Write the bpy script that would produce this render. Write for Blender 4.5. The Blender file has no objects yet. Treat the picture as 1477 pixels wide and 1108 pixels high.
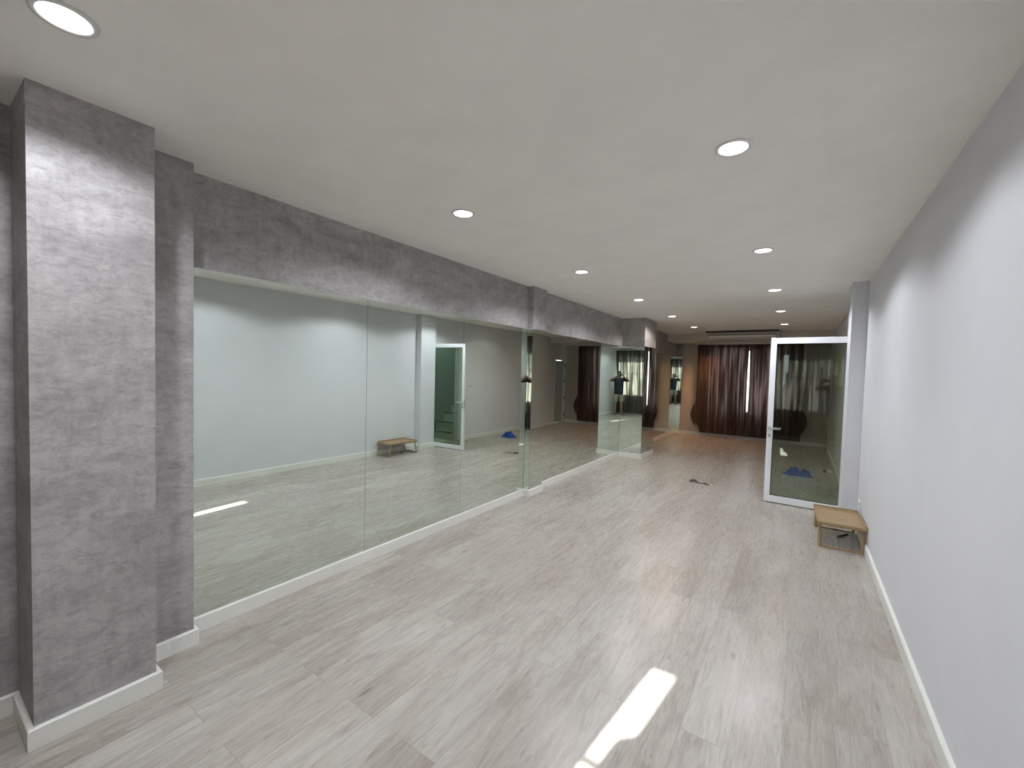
import bpy, bmesh, math, random
from mathutils import Vector, Matrix
random.seed(7)
C = bpy.context.scene.collection
PI = math.pi

# ------------------------------------------------------------------ measures
CAM_H = 1.6077
YAW, PITCH, ROLL = 33.5999, 2.1007, 1.605
FPX = 609.1167
H = 2.70                     # ceiling
XM, XC, XS, XP, XK = -2.943, -2.5695, -2.8252, -2.860, -2.4958
XW = -2.916
XR, XRC = 0.5791, 0.439
Y1, Y2, Y3, Y4, Y5, Y6, Y7 = 0.3185, 0.7163, 0.956, 4.580, 4.905, 8.0153, 8.761
YB, YF = -1.05, 12.47
YBH, ZBH = 11.38, 2.52
ZM, ZB, TB = 2.159, 0.088, 0.02
YR1, YR2 = 5.933, 6.33
DY0, DY1, DZ = 6.37, 7.27, 2.15

# ------------------------------------------------------------------ helpers
def obj(name, bm, mats, parent=None, smooth=False):
    me = bpy.data.meshes.new(name)
    bmesh.ops.recalc_face_normals(bm, faces=bm.faces[:])
    bm.to_mesh(me); bm.free()
    for m in (mats if isinstance(mats, (list, tuple)) else [mats]):
        me.materials.append(m)
    if smooth:
        for p in me.polygons: p.use_smooth = True
    o = bpy.data.objects.new(name, me); C.objects.link(o)
    if parent: o.parent = parent
    return o
def thing(name, label, cat, loc=(0, 0, 0), rz=0, group=None):
    o = bpy.data.objects.new(name, None); C.objects.link(o)
    o.location = loc; o.rotation_euler = (0, 0, rz); o.empty_display_size = .05
    o['label'] = label; o['category'] = cat
    if group: o['group'] = group
    return o
def tag(o, label, cat, group=None):
    o['label'] = label; o['category'] = cat
    if group: o['group'] = group
    return o
def struct(name, bm, m, label=None, cat=None, parent=None):
    o = obj(name, bm, m, parent)
    o['kind'] = 'structure'
    if label: o['label'] = label
    if cat: o['category'] = cat
    return o
def box(bm, x0, x1, y0, y1, z0, z1, bev=0, mi=0, seg=2):
    r = bmesh.ops.create_cube(bm, size=1)
    vs = r['verts']
    for v in vs:
        v.co = Vector(((x0+x1)/2+v.co.x*(x1-x0), (y0+y1)/2+v.co.y*(y1-y0), (z0+z1)/2+v.co.z*(z1-z0)))
    fs = set(f for v in vs for f in v.link_faces)
    for f in fs: f.material_index = mi
    if bev:
        es = list(set(e for v in vs for e in v.link_edges))
        bmesh.ops.bevel(bm, geom=es, offset=bev, segments=seg, profile=.5, affect='EDGES')
    return bm
def B(*a, **k): return box(bmesh.new(), *a, **k)
def tube(bm, pts, r, n=10, cap=True, flat=1.0):
    pts = [Vector(p) for p in pts]; rings = []
    rs = r if isinstance(r, (list, tuple)) else [r]*len(pts)
    up = Vector((0, 0, 1))
    for i, p in enumerate(pts):
        d = (pts[min(i+1, len(pts)-1)]-pts[max(i-1, 0)]).normalized()
        a = d.cross(up)
        if a.length < 1e-3: a = d.cross(Vector((1, 0, 0)))
        a.normalize(); b = a.cross(d).normalized()
        rings.append([bm.verts.new(p+rs[i]*(math.cos(t)*a+flat*math.sin(t)*b)) for t in [2*PI*k/n for k in range(n)]])
    for i in range(len(rings)-1):
        for k in range(n):
            bm.faces.new((rings[i][k], rings[i][(k+1) % n], rings[i+1][(k+1) % n], rings[i+1][k]))
    if cap:
        bm.faces.new(rings[0][::-1]); bm.faces.new(rings[-1])
    return bm
def lathe(bm, prof, n=40, c=(0, 0), close=False):
    rings = []
    for (r, z) in prof:
        rings.append([bm.verts.new((c[0]+r*math.cos(2*PI*k/n), c[1]+r*math.sin(2*PI*k/n), z)) for k in range(n)])
    m = len(rings)
    for i in range(m if close else m-1):
        a, b = rings[i], rings[(i+1) % m]
        for k in range(n):
            bm.faces.new((a[k], a[(k+1) % n], b[(k+1) % n], b[k]))
    return bm
def disc(bm, r, z, n=40):
    bm.faces.new([bm.verts.new((r*math.cos(2*PI*k/n), r*math.sin(2*PI*k/n), z)) for k in range(n)])
    return bm
def prism(bm, pts, z0, z1, mi=0):
    a = [bm.verts.new((x, y, z0)) for x, y in pts]; b = [bm.verts.new((x, y, z1)) for x, y in pts]
    n = len(pts)
    for i in range(n):
        f = bm.faces.new((a[i], a[(i+1) % n], b[(i+1) % n], b[i])); f.material_index = mi
    f = bm.faces.new(a[::-1]); f.material_index = mi
    f = bm.faces.new(b); f.material_index = mi
    return bm

# ------------------------------------------------------------------ materials
def mat(name, col=(.5, .5, .5), rough=.6, metal=0, spec=.5):
    m = bpy.data.materials.new(name); m.use_nodes = True
    b = m.node_tree.nodes['Principled BSDF']
    b.inputs['Base Color'].default_value = (*col, 1); b.inputs['Roughness'].default_value = rough
    b.inputs['Metallic'].default_value = metal; b.inputs['Specular IOR Level'].default_value = spec
    return m
def nd(m, t, **kw):
    n = m.node_tree.nodes.new(t)
    for k, v in kw.items(): setattr(n, k, v)
    return n
def lk(m, a, b): m.node_tree.links.new(a, b)
def coords(m, scale, src='Object'):
    tc = nd(m, 'ShaderNodeTexCoord'); mp = nd(m, 'ShaderNodeMapping')
    mp.inputs['Scale'].default_value = scale
    lk(m, tc.outputs[src], mp.inputs['Vector']); return mp.outputs['Vector']
def noise(m, vec, scale, detail=5, rough=.6, dist=0):
    n = nd(m, 'ShaderNodeTexNoise'); lk(m, vec, n.inputs['Vector'])
    n.inputs['Scale'].default_value = scale; n.inputs['Detail'].default_value = detail
    n.inputs['Roughness'].default_value = rough; n.inputs['Distortion'].default_value = dist
    return n
def ramp(m, fac, stops):
    r = nd(m, 'ShaderNodeValToRGB'); e = r.color_ramp.elements
    while len(e) < len(stops): e.new(.5)
    for el, (p, c) in zip(e, stops): el.position = p; el.color = (*c, 1)
    lk(m, fac, r.inputs['Fac']); return r.outputs['Color']
def mixc(m, a, b, fac, mode='MIX'):
    x = nd(m, 'ShaderNodeMix', data_type='RGBA', blend_type=mode)
    for s, v in ((x.inputs['Factor'], fac), (x.inputs['A'], a), (x.inputs['B'], b)):
        if isinstance(v, bpy.types.NodeSocket): lk(m, v, s)
        elif isinstance(v, tuple): s.default_value = (*v, 1)
        else: s.default_value = v
    return x.outputs['Result']
def bump(m, h, strength=.2, dist=.01):
    b = nd(m, 'ShaderNodeBump'); b.inputs['Strength'].default_value = strength; b.inputs['Distance'].default_value = dist
    lk(m, h, b.inputs['Height']); lk(m, b.outputs['Normal'], m.node_tree.nodes['Principled BSDF'].inputs['Normal'])
def bsdf(m): return m.node_tree.nodes['Principled BSDF']

def paint(name, col, rough=.7, var=.03, bs=.15):
    m = mat(name, col, rough, spec=.3); v = coords(m, (1, 1, 1))
    n = noise(m, v, 3, 4)
    c = ramp(m, n.outputs['Fac'], [(.3, tuple(x*(1-var) for x in col)), (.7, tuple(min(1, x*(1+var)) for x in col))])
    lk(m, c, bsdf(m).inputs['Base Color'])
    n2 = noise(m, v, 260, 3, .6); bump(m, n2.outputs['Fac'], bs, .002)
    return m
M_CEIL = paint('ceiling paint', (.87, .85, .82), .85)
M_WALL = paint('wall paint pale lilac white', (.66, .665, .70), .6, .02, .25)
M_WHITE = paint('white gloss baseboard', (.74, .74, .70), .4, .03, .05)
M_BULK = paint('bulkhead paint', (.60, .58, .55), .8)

def wallpaper():
    m = mat('concrete look wallpaper', (.35, .33, .34), .55, spec=.35)
    vh = coords(m, (1, 1.0, 2.0)); v1 = coords(m, (1, 1, 1)); vv = coords(m, (3, 3, .7))
    a = noise(m, vh, 2.0, 9, .7, .9); b = noise(m, vh, 16, 9, .78, .9); c = noise(m, vv, 9, 6, .65)
    d = noise(m, v1, 120, 4, .7)
    col = ramp(m, a.outputs['Fac'], [(.28, (.27, .257, .257)), (.5, (.372, .356, .356)), (.72, (.49, .472, .472))])
    col2 = ramp(m, b.outputs['Fac'], [(.36, (.62, .61, .61)), (.5, (.97, .97, .97)), (.66, (1.18, 1.17, 1.18))])
    col3 = ramp(m, c.outputs['Fac'], [(.3, (.86, .86, .87)), (.7, (1.1, 1.1, 1.1))])
    col4 = ramp(m, d.outputs['Fac'], [(.3, (.88, .88, .88)), (.7, (1.08, 1.08, 1.08))])
    x = mixc(m, col, col2, .6, 'MULTIPLY'); x = mixc(m, x, col3, .8, 'MULTIPLY'); x = mixc(m, x, col4, .8, 'MULTIPLY')
    lk(m, x, bsdf(m).inputs['Base Color'])
    bump(m, b.outputs['Fac'], .25, .003)
    rr = ramp(m, b.outputs['Fac'], [(.3, (.65,)*3), (.7, (.42,)*3)]); lk(m, rr, bsdf(m).inputs['Roughness'])
    return m
M_PAPER = wallpaper()

def laminate():
    m = mat('grey oak laminate', (.5, .48, .46), .35, spec=.45)
    tc = nd(m, 'ShaderNodeTexCoord'); sx = nd(m, 'ShaderNodeSeparateXYZ'); cb = nd(m, 'ShaderNodeCombineXYZ')
    lk(m, tc.outputs['Object'], sx.inputs[0]); lk(m, sx.outputs['Y'], cb.inputs['X']); lk(m, sx.outputs['X'], cb.inputs['Y'])
    br = nd(m, 'ShaderNodeTexBrick', offset=.37, offset_frequency=2, squash=1)
    lk(m, cb.outputs[0], br.inputs['Vector'])
    br.inputs['Color1'].default_value = (0, 0, 0, 1); br.inputs['Color2'].default_value = (1, 1, 1, 1)
    br.inputs['Mortar'].default_value = (.5, .5, .5, 1)
    br.inputs['Scale'].default_value = 1; br.inputs['Brick Width'].default_value = 1.22; br.inputs['Row Height'].default_value = .196
    br.inputs['Mortar Size'].default_value = .0012; br.inputs['Mortar Smooth'].default_value = .3; br.inputs['Bias'].default_value = 0
    # every plank gets its own piece of grain
    off = nd(m, 'ShaderNodeVectorMath', operation='MULTIPLY_ADD')
    lk(m, br.outputs['Color'], off.inputs[0]); off.inputs[1].default_value = (13.7, 5.3, 9.1); lk(m, cb.outputs[0], off.inputs[2])
    def mp(s):
        n = nd(m, 'ShaderNodeMapping'); n.inputs['Scale'].default_value = s; lk(m, off.outputs[0], n.inputs['Vector']); return n.outputs['Vector']
    g1 = noise(m, mp((2.2, 18, 1)), 1.5, 9, .7, 1.6)
    g2 = noise(m, mp((5.0, 70, 1)), 2, 7, .7, 1.2)
    g3 = noise(m, mp((1.1, 5, 1)), 1.2, 5, .6, 1.2)
    kn = nd(m, 'ShaderNodeTexVoronoi'); lk(m, mp((1.1, 3.1, 1)), kn.inputs['Vector']); kn.inputs['Scale'].default_value = 1.7
    base = ramp(m, g1.outputs['Fac'], [(.25, (.30, .273, .245)), (.45, (.41, .383, .35)), (.6, (.462, .438, .403)), (.8, (.54, .52, .488))])
    c2 = ramp(m, g2.outputs['Fac'], [(.3, (.89, .875, .86)), (.55, (1.01, 1.01, 1.01)), (.8, (1.05, 1.05, 1.05))])
    c3 = ramp(m, g3.outputs['Fac'], [(.3, (.80, .765, .74)), (.6, (1.03, 1.03, 1.04))])
    ck = ramp(m, kn.outputs['Distance'], [(.0, (.42, .38, .35)), (.045, (.66, .62, .58)), (.10, (1, 1, 1))])
    k2 = nd(m, 'ShaderNodeTexVoronoi'); lk(m, mp((1.6, 4.6, 1)), k2.inputs['Vector']); k2.inputs['Scale'].default_value = 3.1
    ck2 = ramp(m, k2.outputs['Distance'], [(.0, (.50, .46, .42)), (.04, (.74, .70, .66)), (.085, (1, 1, 1))])
    pat = noise(m, mp((.55, 2.2, 1)), 1.6, 3, .5, .4)
    ck3 = ramp(m, pat.outputs['Fac'], [(.38, (.90, .865, .835)), (.52, (1, 1, 1))])
    ck = mixc(m, mixc(m, ck, ck2, 1.0, 'MULTIPLY'), ck3, 1.0, 'MULTIPLY')
    pl = ramp(m, br.outputs['Color'], [(0, (.88, .865, .85)), (1, (1.08, 1.08, 1.08))])
    x = mixc(m, base, c2, .8, 'MULTIPLY'); x = mixc(m, x, c3, .85, 'MULTIPLY'); x = mixc(m, x, ck, .8, 'MULTIPLY'); x = mixc(m, x, pl, .9, 'MULTIPLY')
    x = mixc(m, x, (.26, .24, .22), br.outputs['Fac'])
    lk(m, x, bsdf(m).inputs['Base Color'])
    rr = ramp(m, g2.outputs['Fac'], [(.3, (.36,)*3), (.7, (.20,)*3)]); lk(m, rr, bsdf(m).inputs['Roughness'])
    bump(m, g2.outputs['Fac'], .12, .002)
    return m
M_FLOOR = laminate()

def mirror_mat():
    m = bpy.data.materials.new('silvered mirror glass'); m.use_nodes = True; nt = m.node_tree; nt.nodes.clear()
    o = nt.nodes.new('ShaderNodeOutputMaterial'); g = nt.nodes.new('ShaderNodeBsdfGlossy')
    g.inputs['Color'].default_value = (.77, .835, .78, 1); g.inputs['Roughness'].default_value = 0
    nt.links.new(g.outputs[0], o.inputs[0]); return m
M_MIRROR = mirror_mat()
M_MEDGE = mat('dark green mirror edge', (.05, .085, .07), .3)
def glass_mat(tr, base=.05, gain=.9):
    m = bpy.data.materials.new('clear tinted glass'); m.use_nodes = True; nt = m.node_tree; nt.nodes.clear()
    o = nt.nodes.new('ShaderNodeOutputMaterial'); g = nt.nodes.new('ShaderNodeBsdfGlossy'); t = nt.nodes.new('ShaderNodeBsdfTransparent')
    x = nt.nodes.new('ShaderNodeMixShader'); lw = nt.nodes.new('ShaderNodeLayerWeight'); lw.inputs['Blend'].default_value = .5; pwn = nt.nodes.new('ShaderNodeMath'); pwn.operation = 'POWER'; pwn.inputs[1].default_value = 5; f = nt.nodes.new('ShaderNodeMath'); f.operation = 'MULTIPLY_ADD'; f.inputs[1].default_value = .95; f.inputs[2].default_value = .045; nt.links.new(lw.outputs['Facing'], pwn.inputs[0]); nt.links.new(pwn.outputs[0], f.inputs[0])
    g.inputs['Roughness'].default_value = 0; g.inputs['Color'].default_value = (.9, .95, .92, 1); t.inputs['Color'].default_value = (*tr, 1)
    nt.links.new(f.outputs[0], x.inputs[0]); nt.links.new(t.outputs[0], x.inputs[1]); nt.links.new(g.outputs[0], x.inputs[2])
    nt.links.new(x.outputs[0], o.inputs[0]); return m
M_GLASS = glass_mat((.68, .74, .68))
M_WGLASS = glass_mat((.97, .98, .97))
M_ALU = mat('white powder coated aluminium', (.76, .77, .80), .35)
M_STEEL = mat('brushed steel', (.6, .6, .6), .28, 1)
M_DARK = mat('dark plastic', (.02, .02, .022), .45)
M_RUBBER = mat('black gasket', (.015, .015, .015), .6)
M_PLAST = mat('white plastic', (.72, .72, .70), .4)
M_ACP = mat('air conditioner casing', (.47, .43, .39), .45)
M_BROWNP = mat('brown plastic', (.16, .07, .045), .45)

def wood(name, c0, c1, sc=(1, 1, 1)):
    m = mat(name, c0, .5); v = coords(m, sc)
    n = noise(m, v, 18, 6, .6, .6)
    lk(m, ramp(m, n.outputs['Fac'], [(.3, c0), (.7, c1)]), bsdf(m).inputs['Base Color'])
    bump(m, n.outputs['Fac'], .08, .002); return m
M_BAMBOO = wood('bamboo', (.25, .165, .085), (.35, .24, .125), (3.5, .35, 3.5))
M_BAMBOO2 = wood('bamboo slat panel', (.29, .20, .11), (.39, .275, .155), (.5, 4, 3))

def curtain_mat(name, col, trans, stripes=False):
    m = mat(name, col, .55, spec=.35); nt = m.node_tree
    v = coords(m, (1, 1, .25)); n = noise(m, v, 60, 5, .6)
    c = ramp(m, n.outputs['Fac'], [(.3, tuple(x*.8 for x in col)), (.7, tuple(x*1.2 for x in col))])
    b = bsdf(m); lk(m, c, b.inputs['Base Color']); b.inputs['Sheen Weight'].default_value = .25
    t = nd(m, 'ShaderNodeBsdfTranslucent'); t.inputs['Color'].default_value = (*trans, 1)
    if stripes:      # thick folds let hardly any daylight through, the thin cloth between them does
        vs = coords(m, (1, 0, .05)); ns = noise(m, vs, 11, 3, .55)
        lk(m, ramp(m, ns.outputs['Fac'], [(.42, tuple(q*.10 for q in trans)), (.50, tuple(q*.35 for q in trans)), (.58, trans)]), t.inputs['Color'])
    x = nd(m, 'ShaderNodeMixShader'); x.inputs[0].default_value = .45
    out = [q for q in nt.nodes if q.type == 'OUTPUT_MATERIAL'][0]
    lk(m, b.outputs[0], x.inputs[1]); lk(m, t.outputs[0], x.inputs[2]); lk(m, x.outputs[0], out.inputs[0])
    return m
M_CURT = curtain_mat('brown satin curtain', (.135, .078, .06), (.22, .15, .14), True)
M_CURTB = curtain_mat('taupe satin curtain', (.16, .13, .12), (.40, .37, .34), True)
def emis(name, col, s):
    m = bpy.data.materials.new(name); m.use_nodes = True; nt = m.node_tree; nt.nodes.clear()
    o = nt.nodes.new('ShaderNodeOutputMaterial'); e = nt.nodes.new('ShaderNodeEmission')
    e.inputs[0].default_value = (*col, 1); e.inputs[1].default_value = s
    nt.links.new(e.outputs[0], o.inputs[0]); return m

# ------------------------------------------------------------------ room shell
struct('floor', B(-3.3, XR+.15, YB-.25, YF+.15, -.1, 0), M_FLOOR, 'grey oak laminate floor of long narrow planks', 'floor')
struct('ceiling', B(-3.3, XR+.15, YB-.25, YF+.15, H, H+.1), M_CEIL, 'plain off-white painted ceiling', 'ceiling')
struct('wall_left', B(-3.2, XM-.006, Y3-.05, YF+.1, 0, H), M_PAPER, 'grey concrete look wallpaper wall above the mirrors', 'wall')
struct('wall_left_corner', B(-3.2, XW, YB, Y3-.05, 0, H), M_PAPER, 'grey wallpapered wall behind the nearest pillar', 'wall')
struct('wall_left_pillar', B(-3.1, XC, Y1, Y2, 0, H), M_PAPER, 'nearest grey wallpapered pillar under the brightest downlight', 'pillar')
struct('wall_left_step', B(-3.1, XS, Y2-.02, Y3, 0, H), M_PAPER, 'narrow wallpapered step between pillar and first mirror', 'pillar')
struct('wall_left_pilaster', B(-3.1, XP-.006, Y4, Y5, 0, H), M_PAPER, 'shallow mirror-clad pilaster in the middle of the left wall', 'pillar')
struct('wall_left_column', B(-3.1, XK-.006, Y6+.006, Y7, 0, H), M_PAPER, 'square mirror-clad column halfway down the left wall', 'pillar')
struct('wall_left_end_pilaster', B(-3.1, -2.79, YF-.07, YF+.05, 0, ZBH), M_PAPER, 'slim mirrored return in the far left corner', 'pillar')
def wall_with_hole(x0, x1, y0, y1, hx, hz, along='x'):
    """wall slab from x0..x1, y0..y1 with an opening"""
    bm = bmesh.new()
    if along == 'x':
        box(bm, x0, hx[0], y0, y1, 0, H); box(bm, hx[1], x1, y0, y1, 0, H)
        if hz[0] > 0: box(bm, hx[0], hx[1], y0, y1, 0, hz[0])
        box(bm, hx[0], hx[1], y0, y1, hz[1], H)
    return bm
# right wall with the doorway and the far room door
bm = bmesh.new()
FD0, FD1, FDZ = 11.72, 12.36, 2.02
box(bm, XR, XR+.12, YB-.2, DY0, 0, H); box(bm, XR, XR+.12, DY0, DY1, DZ, H)
box(bm, XR, XR+.12, DY1, FD0, 0, H); box(bm, XR, XR+.12, FD0, FD1, FDZ, H); box(bm, XR, XR+.12, FD1, YF+.1, 0, H)
struct('wall_right', bm, M_WALL, 'long pale lilac-white right wall', 'wall')
struct('wall_right_column', B(XRC, XR+.02, YR1, YR2, 0, H), M_WALL, 'pale square column beside the glass door', 'pillar')
WB = (-2.1, .50); WZ = (.86, 2.30)
struct('wall_back', wall_with_hole(-3.2, XR+.12, YB-.14, YB, WB, WZ), M_WALL, 'wall behind the photographer with the daylight window', 'wall')
WF = (-2.05, -.25)
struct('wall_front', wall_with_hole(-3.2, XR+.12, YF, YF+.12, WF, (.70, 2.34)), paint('far wall paint', (.50, .455, .41), .7), 'far end wall behind the brown curtains', 'wall')
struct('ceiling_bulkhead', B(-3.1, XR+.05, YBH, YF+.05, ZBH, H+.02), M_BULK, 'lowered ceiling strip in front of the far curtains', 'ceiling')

# baseboards
def bb_path(pts, closed=False):
    """strip following pts; room lies to the right of the path direction"""
    bm = bmesh.new(); n = len(pts); off = []
    for i in range(n):
        p = Vector(pts[i]).to_2d() if len(pts[i]) == 3 else Vector(pts[i])
        d1 = (Vector(pts[i])-Vector(pts[i-1])).normalized() if i > 0 else None
        d2 = (Vector(pts[i+1])-Vector(pts[i])).normalized() if i < n-1 else None
        nr = lambda d: Vector((d.y, -d.x))
        if d1 is None: o = nr(d2)
        elif d2 is None: o = nr(d1)
        else:
            a, b = nr(d1), nr(d2); s = a+b; o = s/(s.dot(a)) if abs(s.dot(a)) > .1 else a
        off.append(p+o*TB)
    prof = []
    for i in range(n):
        p = Vector(pts[i]); q = off[i]; m = q+(p-q)*.25
        prof.append([bm.verts.new((p.x, p.y, 0)), bm.verts.new((q.x, q.y, 0)), bm.verts.new((q.x, q.y, ZB-.004)),
                     bm.verts.new((m.x, m.y, ZB)), bm.verts.new((p.x, p.y, ZB))])
    for i in range(n-1):
        a, b = prof[i], prof[i+1]
        for k in range(4): bm.faces.new((a[k], a[k+1], b[k+1], b[k]))
    bm.faces.new(prof[0]); bm.faces.new(prof[-1][::-1])
    return bm
e = .006
struct('baseboard_left', bb_path([(XW, YB), (XW, Y1), (XC, Y1), (XC, Y2), (XS, Y2), (XS, Y3), (XM-e, Y3), (XM-e, Y4), (XP-e, Y4), (XP-e, Y5), (XM-e, Y5),
        (XM-e, Y6), (XK-e, Y6), (XK-e, Y7), (XM-e, Y7), (XM-e, YF-.07), (-2.79, YF-.07), (-2.79, YF-.001)]), M_WHITE, 'white baseboard under the mirrors', 'baseboard')
struct('baseboard_front', bb_path([(-2.79+TB, YF), (XR, YF)]), M_WHITE, 'white baseboard along the far wall', 'baseboard')
struct('baseboard_right', bb_path([(XR, YR1), (XR, YB)]), M_WHITE, 'white baseboard along the near right wall', 'baseboard')
struct('baseboard_right_column', bb_path([(XRC, YR2), (XRC, YR1), (XR-TB, YR1)]), M_WHITE, 'white baseboard around the right column', 'baseboard')
struct('baseboard_right_far', bb_path([(XR, FD0-.04), (XR, DY1+.05)]), M_WHITE, 'white baseboard between the glass door and the far door', 'baseboard')
struct('baseboard_back', bb_path([(XR-TB, YB), (XW+TB, YB)]), M_WHITE, 'white baseboard behind the photographer', 'baseboard')

# ------------------------------------------------------------------ mirrors
MG = 'frameless wall mirror panels'
def mirror_x(x, y0, y1, z0=ZB, z1=ZM, label='', group=MG, skew=0):
    """panel facing +X"""
    bm = B(x-.0055, x, y0+.0012, y1-.0012, z0+.0005, z1, mi=1)
    for f in bm.faces:
        f.normal_update()
        if f.normal.x > .9: f.material_index = 0
    for v in bm.verts:
        if v.co.x > x-.001: v.co.x += skew*(v.co.y-y0)
    o = obj('mirror_panel', bm, [M_MIRROR, M_MEDGE]); tag(o, label, 'mirror', group)
SK = .017
def mirror_y(y, x0, x1, z0=ZB, z1=ZM, label='', group=MG, skew=0):
    """panel facing -Y"""
    bm = B(x0+.0008, x1-.0008, y, y+.0055, z0+.0005, z1, mi=1)
    for f in bm.faces:
        f.normal_update()
        if f.normal.y < -.9: f.material_index = 0
    for v in bm.verts: v.co.y += skew*(v.co.x-x1)
    o = obj('mirror_panel', bm, [M_MIRROR, M_MEDGE]); tag(o, label, 'mirror', group)
ya = [Y3+.001, 2.173, 3.346, Y4-.002]
la = ['tall mirror panel nearest the camera, beside the wallpapered step', 'second tall mirror panel from the camera, reflecting the wooden tray table', 'third tall mirror panel, just before the shallow pilaster']
for a, b_, l in zip(ya, ya[1:], la): mirror_x(XM, a, b_, label=l)
mirror_y(Y4-.006, XM+.001, XP-.001, skew=SK, label='very slim mirror strip on the near side of the shallow pilaster')
mirror_x(XP, Y4-.006, Y5, label='narrow mirror panel on the front of the shallow pilaster')
yb = [Y5+.004, 5.929, 6.972, Y6-.002]
lb = ['mirror panel just beyond the shallow pilaster', 'middle mirror panel between the pilaster and the square column', 'mirror panel meeting the near side of the square column']
for a, b_, l in zip(yb, yb[1:], lb): mirror_x(XM, a, b_, label=l)
mirror_y(Y6, XM+.001, XK-.001, label='mirror on the near side of the square column reflecting the photographer')
mirror_x(XK, Y6, Y7, skew=.017, label='mirror on the aisle side of the square column, below bright wallpaper')
yc = [Y7+.004, 10.0, 11.2, YF-.078]
lc = ['mirror panel just behind the square column', 'warm-lit mirror panel second behind the square column', 'last mirror panel of the left wall before the far corner']
for a, b_, l in zip(yc, yc[1:], lc): mirror_x(XM, a, b_, label=l)
mirror_y(YF-.076, XM+.001, -2.79, label='slim mirror strip in the far left corner showing the photographer')

# ------------------------------------------------------------------ downlights
LXL, LXR, LY0, LS = -2.0096, -.3152, .3358, 1.9137
COOL, NEUT, WARM = (.92, .95, 1.0), (1.0, .92, .83), (1.0, .52, .24)
def emm(c, s): return emis('lamp glow', c, s)
ME = {'c': emm((.95, .97, 1), 14), 'n': emm((1, .96, .9), 12), 'w': emm((1, .86, .66), 9)}
def downlight(x, y, z, label, kind, power, r=.062, group='recessed round ceiling downlights', name='recessed_downlight', blend=.3, cone=153):
    t = thing(name, label, 'ceiling light', (x, y, z), 0, group)
    bm = lathe(bmesh.new(), [(r*1.32, -.0005), (r*1.30, -.005), (r*1.08, -.007), (r, -.003), (r, -.0005)], close=True)
    obj('trim_ring', bm, M_PLAST, t, True)
    obj('diffuser', disc(bmesh.new(), r*.995, -.0025), ME[kind], t)
    if power:
        l = bpy.data.lights.new('downlight_beam', 'SPOT'); l.energy = power; l.spot_size = math.radians(cone); l.spot_blend = blend
        l.shadow_soft_size = .045; l.color = {'c': COOL, 'n': NEUT, 'w': WARM}[kind]
        l.use_nodes = True; nt = l.node_tree; em = [q for q in nt.nodes if q.type == 'EMISSION'][0]
        tc = nt.nodes.new('ShaderNodeTexCoord'); sx = nt.nodes.new('ShaderNodeSeparateXYZ'); ab = nt.nodes.new('ShaderNodeMath'); ab.operation = 'ABSOLUTE'
        pn = nt.nodes.new('ShaderNodeMath'); pn.operation = 'POWER'; pn.inputs[1].default_value = .6
        mu = nt.nodes.new('ShaderNodeMath'); mu.operation = 'MULTIPLY'; mu.inputs[1].default_value = 1.35
        nt.links.new(tc.outputs['Normal'], sx.inputs[0]); nt.links.new(sx.outputs['Z'], ab.inputs[0]); nt.links.new(ab.outputs[0], pn.inputs[0])
        nt.links.new(pn.outputs[0], mu.inputs[0]); nt.links.new(mu.outputs[0], em.inputs['Strength'])
        lo = bpy.data.objects.new('beam', l); C.objects.link(lo); lo.parent = t; lo.location = (0, 0, -.012)
    return t
PW = 54.5
nl = ['downlight nearest the camera, above the wallpapered pillar', 'second downlight of the left row, before the first mirrors',
      'third downlight of the left row, near the shallow pilaster', 'fourth downlight of the left row, this side of the square column',
      'fifth downlight of the left row, beside the square column', 'last downlight of the left row, near the air conditioner']
kinds = ['c', 'c', 'c', 'c', 'n', 'w']; pw = [1.05, 1.0, 1.1, 1.1, 1.05, .15]; pwr = [.95, .95, 1.15, 1.3, .35, .06]
for i in range(6):
    downlight(LXL, LY0+i*LS, H, nl[i], kinds[i], PW*pw[i])
nr = ['downlight of the right row directly over the photographer', 'large bright downlight of the right row, closest to the right wall in view', 'second visible downlight of the right row, before the pale column',
      'third visible downlight of the right row, above the glass door', 'fourth visible downlight of the right row, past the glass door', 'farthest downlight of the right row, just before the lowered ceiling']
for i in range(6):
    downlight(LXR, LY0+i*LS, H, nr[i], kinds[i], PW*pwr[i])
downlight(-2.06, 11.80, ZBH, 'tiny warm downlight in the lowered ceiling above the left curtain edge', 'w', 80, .035, 'small downlights in the lowered ceiling', 'mini_downlight', .8, 125)
downlight(-1.07, 11.80, ZBH, 'tiny warm downlight in the lowered ceiling above the curtain gap', 'w', .6, .03, 'small downlights in the lowered ceiling', 'mini_downlight')

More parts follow.
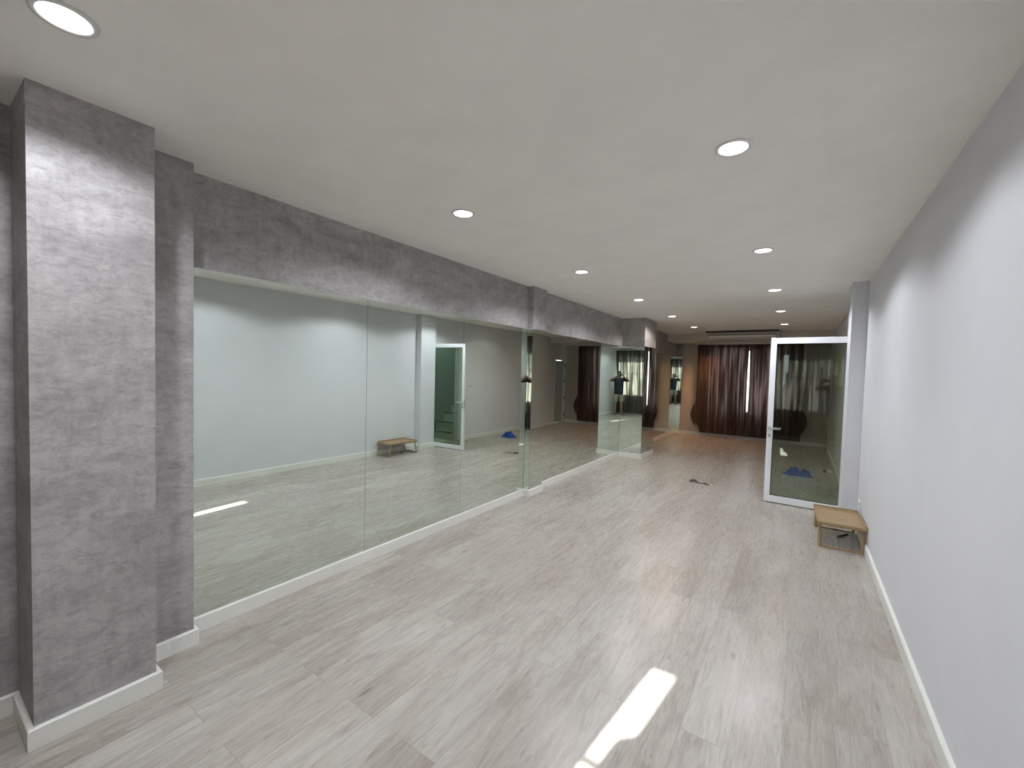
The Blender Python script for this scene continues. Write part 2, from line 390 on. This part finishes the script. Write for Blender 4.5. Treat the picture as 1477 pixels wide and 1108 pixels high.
# ------------------------------------------------------------------ curtains
def curtain(name, label, y, xl, xr, z0, z1, folds, amp, m, seed, group, nx=None, nz=70):
    """xl, xr: functions of height"""
    rnd = random.Random(seed); nx = nx or folds*12
    ph = [rnd.uniform(-.5, .5) for _ in range(folds+2)]; am = [rnd.uniform(.65, 1.2) for _ in range(folds+2)]
    XL = xl(z1); XR = xr(z1); nf = folds/2
    bm = bmesh.new(); g = []
    for j in range(nz+1):
        z = z0+(z1-z0)*j/nz; t = (z1-z)/(z1-z0); row = []
        for i in range(nx+1):
            u = i/nx; f = u*folds; k = int(f); fr = f-k
            a = am[k]*(1-fr)+am[k+1]*fr
            w = math.sin(2*PI*f+ph[k]*(1-fr)+ph[k+1]*fr)
            # pinch pleats on top: narrower folds
            yy = amp*a*(.55+.45*min(1, t*4))*w+.25*amp*math.sin(5.1*f+3*t+seed)
            x = XL*(1-u)+XR*u+(xl(z)-XL)*(1-u)**nf+(xr(z)-XR)*u**nf+.010*math.sin(2*PI*f*2+1.3)
            row.append(bm.verts.new((x, yy, z)))
        g.append(row)
    for j in range(nz):
        for i in range(nx): bm.faces.new((g[j][i], g[j][i+1], g[j+1][i+1], g[j+1][i]))
    t_ = thing(name, label, 'curtain', (0, y, 0), 0, group)
    obj('cloth', bm, m, t_, True)
    # heading tape
    xa, xb = xl(z1), xr(z1); bm = bmesh.new(); rows = []
    n = folds*8
    for zz in (z1-.07, z1+.012):
        rows.append([bm.verts.new((xa+(xb-xa)*i/n, -.006*math.copysign(1, y)*0+amp*.5*math.sin(2*PI*folds*i/n)-.004, zz)) for i in range(n+1)])
    for i in range(n): bm.faces.new((rows[0][i], rows[0][i+1], rows[1][i+1], rows[1][i]))
    obj('pleated_heading', bm, m, t_, True)
    return t_
def sm(a, b, t):
    t = max(0, min(1, (t-a)/(b-a))); return t*t*(3-2*t)
def bulge(z): return math.exp(-((z-.62)/.26)**2)
YC = 12.28
gap = lambda z: .008+.014*math.exp(-(abs(z-1.42)/.72)**3)
CL = curtain('satin_curtain', 'left brown satin curtain hanging over the far window', YC, lambda z: -2.37+.06*sm(1.2, .9, z)*0+.13*sm(.45, .1, z)-.03*bulge(z), lambda z: -1.135-gap(z), .10, 2.465, 17, .038, M_CURT, 3, 'brown curtains at the far window')
CR = curtain('satin_curtain', 'right brown satin curtain at the far window, partly behind the glass door', YC, lambda z: -1.135+gap(z), lambda z: .03+.04*bulge(z), .10, 2.465, 16, .038, M_CURT, 5, 'brown curtains at the far window')
# gathered edges that stick out sideways at each outer hem
M_KHAKI = mat('olive brown cloth', (.12, .088, .055), .7)
def flare(x, s, par):
    bm = bmesh.new(); n = 22; g = []
    for j in range(n+1):
        t = j/n; z = .20+.76*t; w = math.sin(PI*t)**.9
        row = []
        for i in range(9):
            u = i/8
            row.append(bm.verts.new((x+s*(.125*w*u-.02), .03-.05*math.sin(PI*u*2.5)*w, z+.05*u*(1-2*t))))
        g.append(row)
    for j in range(n):
        for i in range(8): bm.faces.new((g[j][i], g[j][i+1], g[j+1][i+1], g[j+1][i]))
    o = obj('tieback', bm, M_KHAKI, par, True); o['label'] = 'olive brown leaf-shaped tieback'
flare(-2.38, -1, CL); flare(.06, 1, CR)
tag(obj('curtain_rail', tube(bmesh.new(), [(-2.42, YC, 2.497), (.1, YC, 2.497)], .010), M_WHITE), 'slim white rail above the far brown curtains', 'curtain rail')
# back curtains with sunlit gap
YCB = -.93
GL, GR = -.987, -.868
gl = lambda z: GL
def gr(z): return GL-.004+.062*sm(1.28, 1.55, z)+.060*sm(1.755, 1.80, z)
curtain('satin_curtain', 'taupe curtain behind the photographer, left of the sunlit gap', YCB, lambda z: -2.75, gl, .04, 2.60, 16, .034, M_CURTB, 11, 'taupe curtains behind the photographer')
curtain('satin_curtain', 'taupe curtain directly behind the photographer', YCB, gr, lambda z: .572-.07*math.exp(-((z-1.5)/.45)**2), .04, 2.60, 14, .034, M_CURTB, 13, 'taupe curtains behind the photographer')
tag(obj('curtain_rail', tube(bmesh.new(), [(-2.8, YCB, 2.63), (.55, YCB, 2.63)], .014), M_WHITE), 'slim white rail above the taupe curtains', 'curtain rail')

# windows behind the curtains
def window(name, x0, x1, z0, z1, y, out, bars, label):
    t = bpy.data.objects.new(name, None); C.objects.link(t); t.location = ((x0+x1)/2, y, z0); t['kind'] = 'structure'; t['label'] = label
    cx = (x0+x1)/2; w = (x1-x0)/2; h = z1-z0; f = .045
    bm = bmesh.new()
    box(bm, -w, -w+f, -.03, .03, 0, h); box(bm, w-f, w, -.03, .03, 0, h); box(bm, -w+f, w-f, -.03, .03, 0, f*.5); box(bm, -w+f, w-f, -.03, .03, h-f*.5, h)
    for b_ in bars: box(bm, -w+f, w-f, -.012, .012, b_-z0-.008, b_-z0+.008)
    obj('window_frame', bm, M_ALU, t)
    obj('window_pane', B(-w+f, w-f, -.002, .002, f*.5, h-f*.5), M_WGLASS, t)
window('window_1', WB[0], WB[1], WZ[0], WZ[1], YB-.09, -1, [1.79], 'daylight window behind the photographer')
window('window_2', WF[0], WF[1], .70, 2.34, YF+.06, 1, [1.6], 'window hidden behind the far brown curtains')

# ------------------------------------------------------------------ air conditioner
ac = thing('air_conditioner', 'long pale air conditioner hung under the ceiling before the far curtains', 'air conditioner', (-1.19, 11.12, ZBH-.06))
w = .735
bm = bmesh.new()
prof = [(.24, .20), (-.24, .20), (-.26, .17), (-.26, .075), (-.20, .03), (.05, -.03), (.24, -.03)]
for s in (0,):
    a = [bm.verts.new((-w, y, z)) for y, z in prof]; b_ = [bm.verts.new((w, y, z)) for y, z in prof]
    n = len(prof)
    for i in range(n): bm.faces.new((a[i], a[(i+1) % n], b_[(i+1) % n], b_[i]))
    bm.faces.new(a[::-1]); bm.faces.new(b_)
bmesh.ops.bevel(bm, geom=bm.edges[:], offset=.006, segments=2, affect='EDGES')
obj('casing', bm, M_ACP, ac)
obj('ceiling_gap_shadow_strip', B(-w-.01, w+.01, -.255, .23, .2, .239), M_DARK, ac).name = 'gap_shadow_strip'  # dark strip painted in for the shade between casing and ceiling
obj('air_slot', B(-w+.03, w-.03, -.2625, -.255, .132, .144), M_DARK, ac)
bm = B(-w+.05, w-.05, -.2655, -.258, .078, .125, bev=.003); obj('front_panel', bm, M_PLAST, ac)
bm = bmesh.new()
for k in range(3): box(bm, -w+.08, w-.08, -.19+.07*k, -.15+.07*k, .006-.017*k, .010-.017*k)
obj('louver', bm, M_PLAST, ac)
obj('end_cap', B(-w-.008, -w+.004, -.258, .238, -.026, .198, bev=.004), M_PLAST, ac)
obj('end_cap', B(w-.004, w+.008, -.258, .238, -.026, .198, bev=.004), M_PLAST, ac)

# ------------------------------------------------------------------ glass door, standing open
DW, DH = .865, 2.135
A_D = math.radians(-2.2)
hinge = (XRC+.085, 6.348)
d1 = bpy.data.objects.new('door_1', None); C.objects.link(d1); d1.location = (hinge[0], hinge[1], .012); d1.rotation_euler = (0, 0, A_D)
d1['kind'] = 'structure'; d1['label'] = 'open white aluminium framed glass door standing across the aisle'; d1['category'] = 'door'
L = -DW; T = .022; st = .066
DHh = DH-.012
bm = bmesh.new()
box(bm, L, L+st, -T, T, 0, DHh, bev=.003); box(bm, -st, 0, -T, T, 0, DHh, bev=.003)
box(bm, L+st-.001, -st+.001, -T, T, DHh-.075, DHh, bev=.003); box(bm, L+st-.001, -st+.001, -T, T, 0, .085, bev=.003)
obj('door_frame', bm, M_ALU, d1)
obj('glass_pane', B(L+st-.004, -st+.004, -.003, .003, .082, DHh-.072), M_GLASS, d1)
bm = bmesh.new(); q = .006
for yy in (-.008, .008):
    box(bm, L+st, L+st+q, yy-.003, yy+.003, .085, DHh-.075); box(bm, -st-q, -st, yy-.003, yy+.003, .085, DHh-.075)
    box(bm, L+st, -st, yy-.003, yy+.003, .085, .085+q); box(bm, L+st, -st, yy-.003, yy+.003, DHh-.075-q, DHh-.075)
obj('glazing_gasket', bm, M_RUBBER, d1)
for s in (-1, 1):
    yb_ = s*T
    bm = tube(bmesh.new(), [(L+.036, yb_, .955), (L+.036, yb_+s*.008, .955)], .025, 24)
    rs = obj('handle_rose', bm, M_STEEL, d1, False)
    bm = tube(bmesh.new(), [(L+.036, yb_, .955), (L+.036, yb_+s*.040, .955), (L+.040, yb_+s*.050, .955), (L+.052, yb_+s*.054, .955), (L+.155, yb_+s*.054, .957)], [.010, .010, .0105, .011, .0095], 14)
    obj('door_handle', bm, M_STEEL, d1, True)
    bm = tube(bmesh.new(), [(L+.034, yb_, .862), (L+.034, yb_+s*.007, .862)], .020, 20, flat=1.35)
    lc_ = obj('lock_cylinder', bm, M_STEEL, d1)
    obj('keyhole', B(L+.031, L+.037, yb_+s*.0065 if s > 0 else yb_-.0085, yb_+.0085 if s > 0 else yb_-.0065, .848, .872), M_DARK, lc_)
obj('lock_plate', B(L-.0015, L+.001, -.011, .011, .82, 1.02), M_STEEL, d1)
for z in (.25, 1.05, 1.88):
    obj('hinge', tube(bmesh.new(), [(.008, .016, z), (.008, .016, z+.10)], .009, 12), M_ALU, d1)
# fixed door frame in the doorway
bm = bmesh.new()
box(bm, XR-.012, XR+.13, DY0, DY0+.045, 0, DZ, bev=.002); box(bm, XR-.012, XR+.13, DY1-.045, DY1, 0, DZ, bev=.002); box(bm, XR-.012, XR+.13, DY0+.045, DY1-.045, DZ-.045, DZ, bev=.002)
struct('trim_1', bm, M_ALU, 'white aluminium frame of the stair doorway', 'door frame')

# stairwell beyond the doorway
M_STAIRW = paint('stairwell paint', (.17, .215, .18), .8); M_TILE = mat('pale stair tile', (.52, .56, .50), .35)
bm = bmesh.new()
box(bm, XR+.12, 2.9, 5.2, 5.3, 0, 3.4); box(bm, 2.8, 2.9, 5.3, 11.2, 0, 3.4); box(bm, XR+.13, 2.9, 11.1, 11.2, 0, 3.4)
box(bm, XR+.12, 2.9, 5.2, 11.2, 3.4, 3.5)
box(bm, XR+.121, XR+.13, 5.3, 11.2, H, 3.4)
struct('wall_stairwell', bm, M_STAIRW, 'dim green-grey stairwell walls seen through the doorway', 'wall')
struct('floor_stairwell', B(XR+.15, 2.9, 5.2, 11.2, -.1, 0), M_TILE, 'pale tiled landing beyond the doorway', 'floor')
st_ = thing('staircase', 'pale green-lit staircase climbing away beyond the glass door, seen in the mirror', 'stairs', (1.08, 7.14, 0))
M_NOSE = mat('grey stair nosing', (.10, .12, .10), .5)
for k in range(9):
    y0 = .26*k
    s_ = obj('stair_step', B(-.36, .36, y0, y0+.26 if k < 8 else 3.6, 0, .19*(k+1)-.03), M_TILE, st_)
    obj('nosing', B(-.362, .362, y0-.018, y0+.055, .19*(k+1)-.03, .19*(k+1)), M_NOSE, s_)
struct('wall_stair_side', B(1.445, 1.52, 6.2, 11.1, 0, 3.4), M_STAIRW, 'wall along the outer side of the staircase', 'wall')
l = bpy.data.lights.new('stairwell_light', 'AREA'); l.energy = 34; l.size = .6; l.color = (.75, 1, .82)
lo = bpy.data.objects.new('stairwell_light', l); C.objects.link(lo); lo.location = (1.05, 7.3, 3.3)

# far room door in the right wall, seen only in the mirror
d2 = bpy.data.objects.new('door_2', None); C.objects.link(d2); d2.location = (XR, FD0, 0); d2['kind'] = 'structure'; d2['label'] = 'white far door with dark hinges next to the brown curtains'; d2['category'] = 'door'
M_DOORG = mat('grey-blue door face', (.40, .44, .46), .5)
bm = bmesh.new(); fw = FD1-FD0
box(bm, -.012, .13, -.04, 0, 0, FDZ+.04, bev=.002); box(bm, -.012, .13, fw, fw+.04, 0, FDZ+.04, bev=.002); box(bm, -.012, .13, 0, fw, FDZ, FDZ+.04, bev=.002)
obj('door_casing', bm, M_WHITE, d2)
obj('door_leaf', B(.06, .10, .004, fw-.004, .008, FDZ-.02, bev=.002), M_DOORG, d2)
for z in (.2, .75, 1.3, 1.8):
    obj('hinge', B(-.02, -.010, fw-.015, fw+.025, z, z+.10, bev=.002), M_DARK, d2)

# switch and socket
def plate(name, label, cat, x, y, z, w, h, knobs, part):
    t = thing(name, label, cat, (x, y, z))
    obj('cover_plate', B(-.009, 0, -w/2, w/2, -h/2, h/2, bev=.003), M_PLAST, t)
    for (ky, kz, kw, kh, m_) in knobs:
        obj(part, B(-.016, -.007, ky-kw/2, ky+kw/2, kz-kh/2, kz+kh/2, bev=.002), m_, t)
plate('light_switch', 'white light switch with a dark button beside the glass door frame', 'switch', XR, 7.62, 1.22, .075, .12, [(0, .012, .028, .03, M_DARK)], 'switch_button')
plate('power_socket', 'white power socket with a plug low behind the wooden tray table', 'socket', XR, 5.72, .31, .12, .075, [(-.022, 0, .03, .035, M_PLAST), (.025, 0, .03, .035, M_PLAST)], 'socket_outlet')
plate('power_socket', 'small white power socket low on the right wall before the far door', 'socket', XR, 11.1, .31, .12, .075, [(-.022, 0, .03, .035, M_PLAST), (.025, 0, .03, .035, M_PLAST)], 'socket_outlet')

# ------------------------------------------------------------------ bamboo tray table
tt = thing('bamboo_tray_table', 'low folding bamboo tray table on the floor against the right wall', 'tray table', (.375, 5.32, 0), math.radians(1.5))
TX, TY, TZ = .190, .315, .236
bm = bmesh.new()
box(bm, -TX+.012, TX-.012, -TY+.02, TY-.07, TZ-.010, TZ-.001, bev=.001)
obj('slatted_top', bm, M_BAMBOO2, tt)
bm = bmesh.new(); hh = TZ+.006
box(bm, -TX, TX, -TY, -TY+.022, TZ-.022, hh, bev=.003); box(bm, -TX, TX, TY-.022, TY, TZ-.022, hh+.010, bev=.003)
box(bm, -TX, -TX+.014, -TY+.02, TY-.02, TZ-.022, hh, bev=.003); box(bm, TX-.014, TX, -TY+.02, TY-.02, TZ-.022, hh+.012, bev=.003)
obj('tray_rim', bm, M_BAMBOO, tt)
obj('book_ledge', B(-TX+.014, TX-.014, TY-.085, TY-.024, TZ-.012, TZ+.004, bev=.002), M_BAMBOO, tt)
for s in (-1, 1):
    bm = bmesh.new(); lw = TX-.022
    y0, y1 = s*(TY-.045), s*(TY+.005)
    def bar(p, q, r=.009):
        tube(bm, [p, q], r, 4)
    for sx_ in (-1, 1):
        a = Vector((sx_*lw, y0, TZ-.022)); b_ = Vector((sx_*(lw-.004), y1, .008))
        tube(bm, [a, b_], .0145, 4)
    box(bm, -lw-.006, lw+.006, min(y1-.009, y1+.009), max(y1-.009, y1+.009), 0, .018, bev=.002)
    box(bm, -lw, lw, y0-.006, y0+.006, TZ-.036, TZ-.022, bev=.002)
    obj('leg_frame', bm, M_BAMBOO, tt)
# dark pen-like stick under it
tag(obj('marker_pen', tube(bmesh.new(), [(.385, 5.40, .009), (.43, 5.47, .009), (.475, 5.55, .009)], [.006, .008, .009], 10), M_DARK, None, True), 'short black pen-like stick on the floor under the bamboo tray table', 'pen')

# ------------------------------------------------------------------ things on the floor
# blue cloth
bm = bmesh.new(); nx, ny = 48, 30; g = []
rnd = random.Random(4)
for j in range(ny+1):
    row = []
    for i in range(nx+1):
        u = i/nx*2-1; v = j/ny*2-1
        r = math.sqrt(u*u+v*v)
        edge = max(0, 1-max(abs(u), abs(v))**4)
        hgt = (.105*math.exp(-(abs(u+.30)/.38)**4-(abs(v)/.7)**2.5)+.09*math.exp(-(abs(u-.62)/.27)**4-(abs(v-.05)/.6)**3)+.035*math.exp(-((u-.15)/.5)**2-(v/.6)**2))
        wr = .007*math.sin(9*u+4*v+1.5*math.sin(6*v))+.007*math.sin(15*v-7*u+2*math.sin(5*u))+.004*math.sin(23*u+11*v)
        z = .006+edge*(hgt+max(-.004, wr)*(.4+min(1, hgt*14)))
        ox = 1+.09*math.sin(5*v+1)+.05*math.sin(9*v); oy = 1+.14*math.sin(4.3*u+.6)+.08*math.sin(8*u)
        row.append(bm.verts.new((.205*u*ox-.035*v, .125*v*oy, max(.004, z))))
    g.append(row)
for j in range(ny):
    for i in range(nx): bm.faces.new((g[j][i], g[j][i+1], g[j+1][i+1], g[j+1][i]))
M_BLUE = mat('blue cloth', (.008, .05, .26), .8)
v_ = coords(M_BLUE, (1, 1, 1)); n_ = noise(M_BLUE, v_, 400, 2); bump(M_BLUE, n_.outputs['Fac'], .3, .002)
o = obj('blue_cloth', bm, M_BLUE, None, True); o.location = (.02, 8.46, 0); o.rotation_euler = (0, 0, math.radians(14))
tag(o, 'crumpled royal blue cloth lying on the floor behind the glass door', 'cloth')
# black strap
t = thing('black_strap', 'thin black strap with a looped end lying alone on the open floor', 'strap', (-1.215, 6.80, 0))
P_ = [(-.135, .02), (-.115, .05), (-.085, .075), (-.055, .05), (-.03, .0), (.03, -.03), (.09, -.02), (.12, -.04), (.15, -.065)]
bm = bmesh.new()
tube(bm, [(x, y, .009+.014*math.exp(-((x+.09)/.03)**2)) for x, y in P_], [.010, .017, .022, .022, .012, .007, .007, .010, .006], 10, flat=.5)
obj('band', bm, M_DARK, t, True)
bm = tube(bmesh.new(), [(-.155, .005, .006), (-.14, -.03, .006), (-.10, -.035, .006), (-.07, -.005, .006)], [.004, .007, .007, .004], 8, flat=.5)
obj('grey_loop', bm, mat('grey webbing', (.22, .22, .22), .7), t, True)
obj('buckle', tube(bmesh.new(), [(.07, .035, .007), (.10, .04, .008)], .009, 8, flat=.6), mat('dark olive plastic', (.10, .10, .08), .5), t, True)
# small power adapter near the far wall
t = thing('power_adapter', 'small white box with a brown end on the floor beside the right wall', 'adapter', (.47, 9.10, 0), math.radians(8))
obj('adapter_body', B(-.03, .055, -.03, .03, 0, .045, bev=.006), M_PLAST, t)
obj('brown_end', B(-.075, -.031, -.03, .03, 0, .04, bev=.006), M_BROWNP, t)
obj('plug_pin', B(-.09, -.076, -.004, .004, .016, .022), M_STEEL, t)

# ------------------------------------------------------------------ the photographer
PYAW = math.radians(29)
pr = thing('person', 'person in navy t-shirt, khaki shorts and dark slippers photographing with a raised phone', 'person', (.20, -.345, 0), PYAW)
def skin(name, verts, edges, m, root=0, sub=2, parent=None, extra=()):
    me = bpy.data.meshes.new(name); me.from_pydata([v[:3] for v in verts], edges, [])
    o = bpy.data.objects.new(name, me); C.objects.link(o)
    md = o.modifiers.new('Skin', 'SKIN'); md.use_smooth_shade = True
    if not me.skin_vertices:
        pass
    bpy.context.view_layer.objects.active = o
    sv = me.skin_vertices[0].data if me.skin_vertices else None
    for i, v in enumerate(verts):
        r = v[3]; sv[i].radius = (r, v[4] if len(v) > 4 else r); sv[i].use_root = (i == root or i in extra)
    if sub: s = o.modifiers.new('Sub', 'SUBSURF'); s.levels = sub; s.render_levels = sub
    me.materials.append(m)
    if parent: o.parent = parent
    return o
M_SKIN = mat('tan skin', (.33, .20, .14), .55); M_TEE = mat('navy cotton', (.012, .015, .03), .85); M_SHORT = mat('khaki cotton', (.27, .26, .20), .85)
M_HAIR = mat('black hair', (.01, .009, .008), .6); M_EYE = mat('eye', (.05, .03, .02), .3)
V = []; E_ = []; roots = []
def av(x, y, z, r, r2=None, link=None):
    V.append((x, y, z, r, r2 if r2 else r)); i = len(V)-1
    if link is not None: E_.append((link, i))
    return i
pel = av(0, -.01, .96, .12, .085)
ch1 = av(0, -.01, 1.12, .135, .10, pel); ch2 = av(0, -.02, 1.30, .155, .11, ch1); ch3 = av(0, -.015, 1.42, .12, .085, ch2)
nk = av(0, .01, 1.505, .055, .055, ch3); nk2 = av(0, .03, 1.55, .056, .058, nk)
h1 = av(0, .05, 1.60, .072, .085, nk2); h2 = av(0, .045, 1.655, .080, .098, h1); h3 = av(0, .04, 1.70, .062, .075, h2)
for s in (-1, 1):
    sh = av(s*.175, -.01, 1.425, .058, None, ch3)
    e0 = av(s*.275, .05, 1.395, .046, None, sh)
    el = av(s*.375, .13, 1.36, .041, None, e0)
    f1 = av(s*.27, .185, 1.44, .040, None, el)
    wr_ = av(s*.135, .255, 1.535, .027, .024, f1)
    pm = av(s*.115, .275, 1.565, .036, .020, wr_)
    pk = av(s*.100, .292, 1.60, .038, .016, pm)
    for q, (dz, ln) in enumerate(((.030, .068), (.012, .075), (-.006, .070), (-.022, .056))):
        k0_ = av(s*.106, .290, 1.596+dz*.8, .0105); roots.append(k0_)
        k1_ = av(s*.094, .302, 1.598+dz, .0098, None, k0_)
        k2_ = av(s*(.094-.012), .316, 1.600+dz, .0090, None, k1_)
        k3_ = av(s*(.094-.012-ln*.45), .317, 1.600+dz*.9, .0078, None, k2_)
    t0 = av(s*.112, .274, 1.566, .013); roots.append(t0)
    t1 = av(s*.088, .280, 1.575, .012, None, t0)
    t2 = av(s*.068, .283, 1.578, .0105, None, t1)
    t3 = av(s*.046, .284, 1.585, .009, None, t2)
    hp = av(s*.095, -.01, .86, .085, None, pel)
    kn_ = av(s*.115, .01, .50, .058, None, hp)
    cf = av(s*.120, -.01, .33, .056, None, kn_)
    an = av(s*.125, -.02, .09, .034, None, cf)
    ft = av(s*.135, .06, .050, .036, .030, an)
    to = av(s*.145, .155, .040, .038, .020, ft)
body = skin('body', V, E_, M_SKIN, 0, 2, pr, roots)
# facial features and ears
def blob(name, m, c, r, parent=pr, seg=16):
    bm = bmesh.new(); bmesh.ops.create_uvsphere(bm, u_segments=seg, v_segments=seg//2+2, radius=1)
    for v in bm.verts: v.co = Vector((c[0]+v.co.x*r[0], c[1]+v.co.y*r[1], c[2]+v.co.z*r[2]))
    return obj(name, bm, m, parent, True)
for s in (-1, 1):
    blob('eye', M_EYE, (s*.031, .125, 1.650), (.012, .010, .008))
    blob('ear', M_SKIN, (s*.080, .04, 1.640), (.010, .020, .032))
bm = bmesh.new()
vs = [bm.verts.new(p) for p in ((0, .125, 1.655), (-.017, .128, 1.615), (.017, .128, 1.615), (0, .156, 1.618))]
for f in ((0, 1, 3), (0, 3, 2), (1, 2, 3), (0, 2, 1)): bm.faces.new([vs[k] for k in f])
bmesh.ops.bevel(bm, geom=bm.edges[:], offset=.004, segments=2, affect='EDGES')
obj('nose', bm, M_SKIN, pr, True)
blob('mouth', mat('lips', (.28, .10, .09), .5), (0, .118, 1.588), (.024, .008, .006))
bm = bmesh.new(); bmesh.ops.create_uvsphere(bm, u_segments=28, v_segments=18, radius=1)
for v in bm.verts:
    x, y, z = v.co
    zz = max(z, -.45+.95*sm(-.15, .75, y))
    v.co = Vector((x*.086, .036+y*.098, 1.66+zz*.088))
obj('hair', bm, M_HAIR, pr, True)
# t-shirt
V = []; E_ = []
a00 = av(0, -.01, .78, .205, .155); a0 = av(0, -.01, .88, .20, .15, a00); a1 = av(0, -.01, 1.02, .198, .15, a0); a2 = av(0, -.02, 1.28, .205, .14, a1); a3 = av(0, -.015, 1.425, .145, .10, a2); a4 = av(0, 0, 1.475, .08, .07, a3)
for s in (-1, 1):
    b0 = av(s*.185, -.01, 1.42, .082, None, a3); b1 = av(s*.28, .052, 1.393, .075, None, b0); b2 = av(s*.35, .108, 1.368, .070, None, b1)
skin('t_shirt', V, E_, M_TEE, 0, 2, pr)
V = []; E_ = []
at = av(0, -.01, 1.0, .13, .10); a0 = av(0, -.01, .92, .155, .115, at)
for s in (-1, 1):
    b0 = av(s*.098, -.01, .79, .112, None, a0); b1 = av(s*.116, 0, .62, .112, None, b0); b2 = av(s*.122, .005, .47, .108, None, b1)
skin('shorts', V, E_, M_SHORT, 0, 2, pr)
for s in (-1, 1):
    bm = bmesh.new()
    pts = []
    for k in range(28):
        a = 2*PI*k/28; pts.append((s*.138+.050*math.cos(a)*(1+.12*math.sin(a)), .060+.145*math.sin(a)))
    prism(bm, pts, .0, .022)
    sl = obj('slipper', bm, M_DARK, pr)
    bm = bmesh.new(); g = []
    for j in range(7):
        yy = .075+.075*j/6
        g.append([bm.verts.new((s*.138+.052*math.cos(PI*k/10), yy, .016+.062*math.sin(PI*k/10)*(1-.35*j/6))) for k in range(11)])
    for j in range(6):
        for k in range(10): bm.faces.new((g[j][k], g[j][k+1], g[j+1][k+1], g[j+1][k]))
    obj('slipper_strap', bm, M_DARK, sl, True)
# phone, held just behind the viewpoint
yw = math.radians(YAW)
fw_ = Vector((-math.sin(yw), math.cos(yw), 0)); rt_ = Vector((math.cos(yw), math.sin(yw), 0))
pc = Vector((0, 0, CAM_H))-fw_*.021+rt_*.018-Vector((0, 0, .012))
ph = thing('phone', 'dark phone held sideways in both hands in front of the face', 'phone', pc, yw)
obj('phone_body', B(-.075, .075, -.004, .004, -.036, .036, bev=.0035), M_DARK, ph)
cmn = obj('camera_module', B(-.070, -.035, .004, .0058, -.002, .032, bev=.0015), mat('phone camera glass', (.03, .03, .035), .15), ph)
for (x, z) in ((-.061, .023), (-.044, .023), (-.061, .006)):
    obj('lens', tube(bmesh.new(), [(x, .0055, z), (x, .0072, z)], .0065, 18), M_RUBBER, cmn)

# ------------------------------------------------------------------ daylight
w_ = bpy.data.worlds.new('World'); bpy.context.scene.world = w_; w_.use_nodes = True
bg = w_.node_tree.nodes['Background']; bg.inputs[0].default_value = (.86, .94, 1, 1); bg.inputs[1].default_value = 3.6
sl = bpy.data.lights.new('sun', 'SUN'); sl.energy = 40; sl.angle = math.radians(.53); sl.color = (1, .97, .90)
so = bpy.data.objects.new('sun', sl); C.objects.link(so)
sd = Vector((.115, 1, -.655)).normalized()
so.rotation_euler = sd.to_track_quat('-Z', 'Y').to_euler(); so.location = (-1, -4, 5)
# ------------------------------------------------------------------ camera
cam = bpy.data.cameras.new('camera'); co = bpy.data.objects.new('camera', cam); C.objects.link(co)
yw, pt, rl = map(math.radians, (YAW, PITCH, ROLL))
fwd = Vector((-math.sin(yw)*math.cos(pt), math.cos(yw)*math.cos(pt), -math.sin(pt)))
r0 = Vector((math.cos(yw), math.sin(yw), 0)); u0 = r0.cross(fwd)
r = math.cos(rl)*r0+math.sin(rl)*u0; u = -math.sin(rl)*r0+math.cos(rl)*u0
R = Matrix((r, u, -fwd)).transposed().to_4x4()
co.matrix_world = Matrix.Translation((0, 0, CAM_H)) @ R
cam.sensor_width = 36; cam.sensor_fit = 'HORIZONTAL'; cam.lens = FPX*36/1477
cam.shift_x = -11.1981/1477; cam.shift_y = 4.7391/1477
cam.clip_start = .01; cam.clip_end = 200
sc = bpy.context.scene; sc.camera = co
sc.view_settings.view_transform = 'Standard'; sc.view_settings.look = 'None'; sc.view_settings.exposure = 0
sc.cycles.max_bounces = 14; sc.cycles.glossy_bounces = 8; sc.cycles.diffuse_bounces = 5; sc.cycles.transparent_max_bounces = 16
sc.cycles.use_denoising = True; sc.cycles.sample_clamp_indirect = 30; sc.cycles.caustics_reflective = True
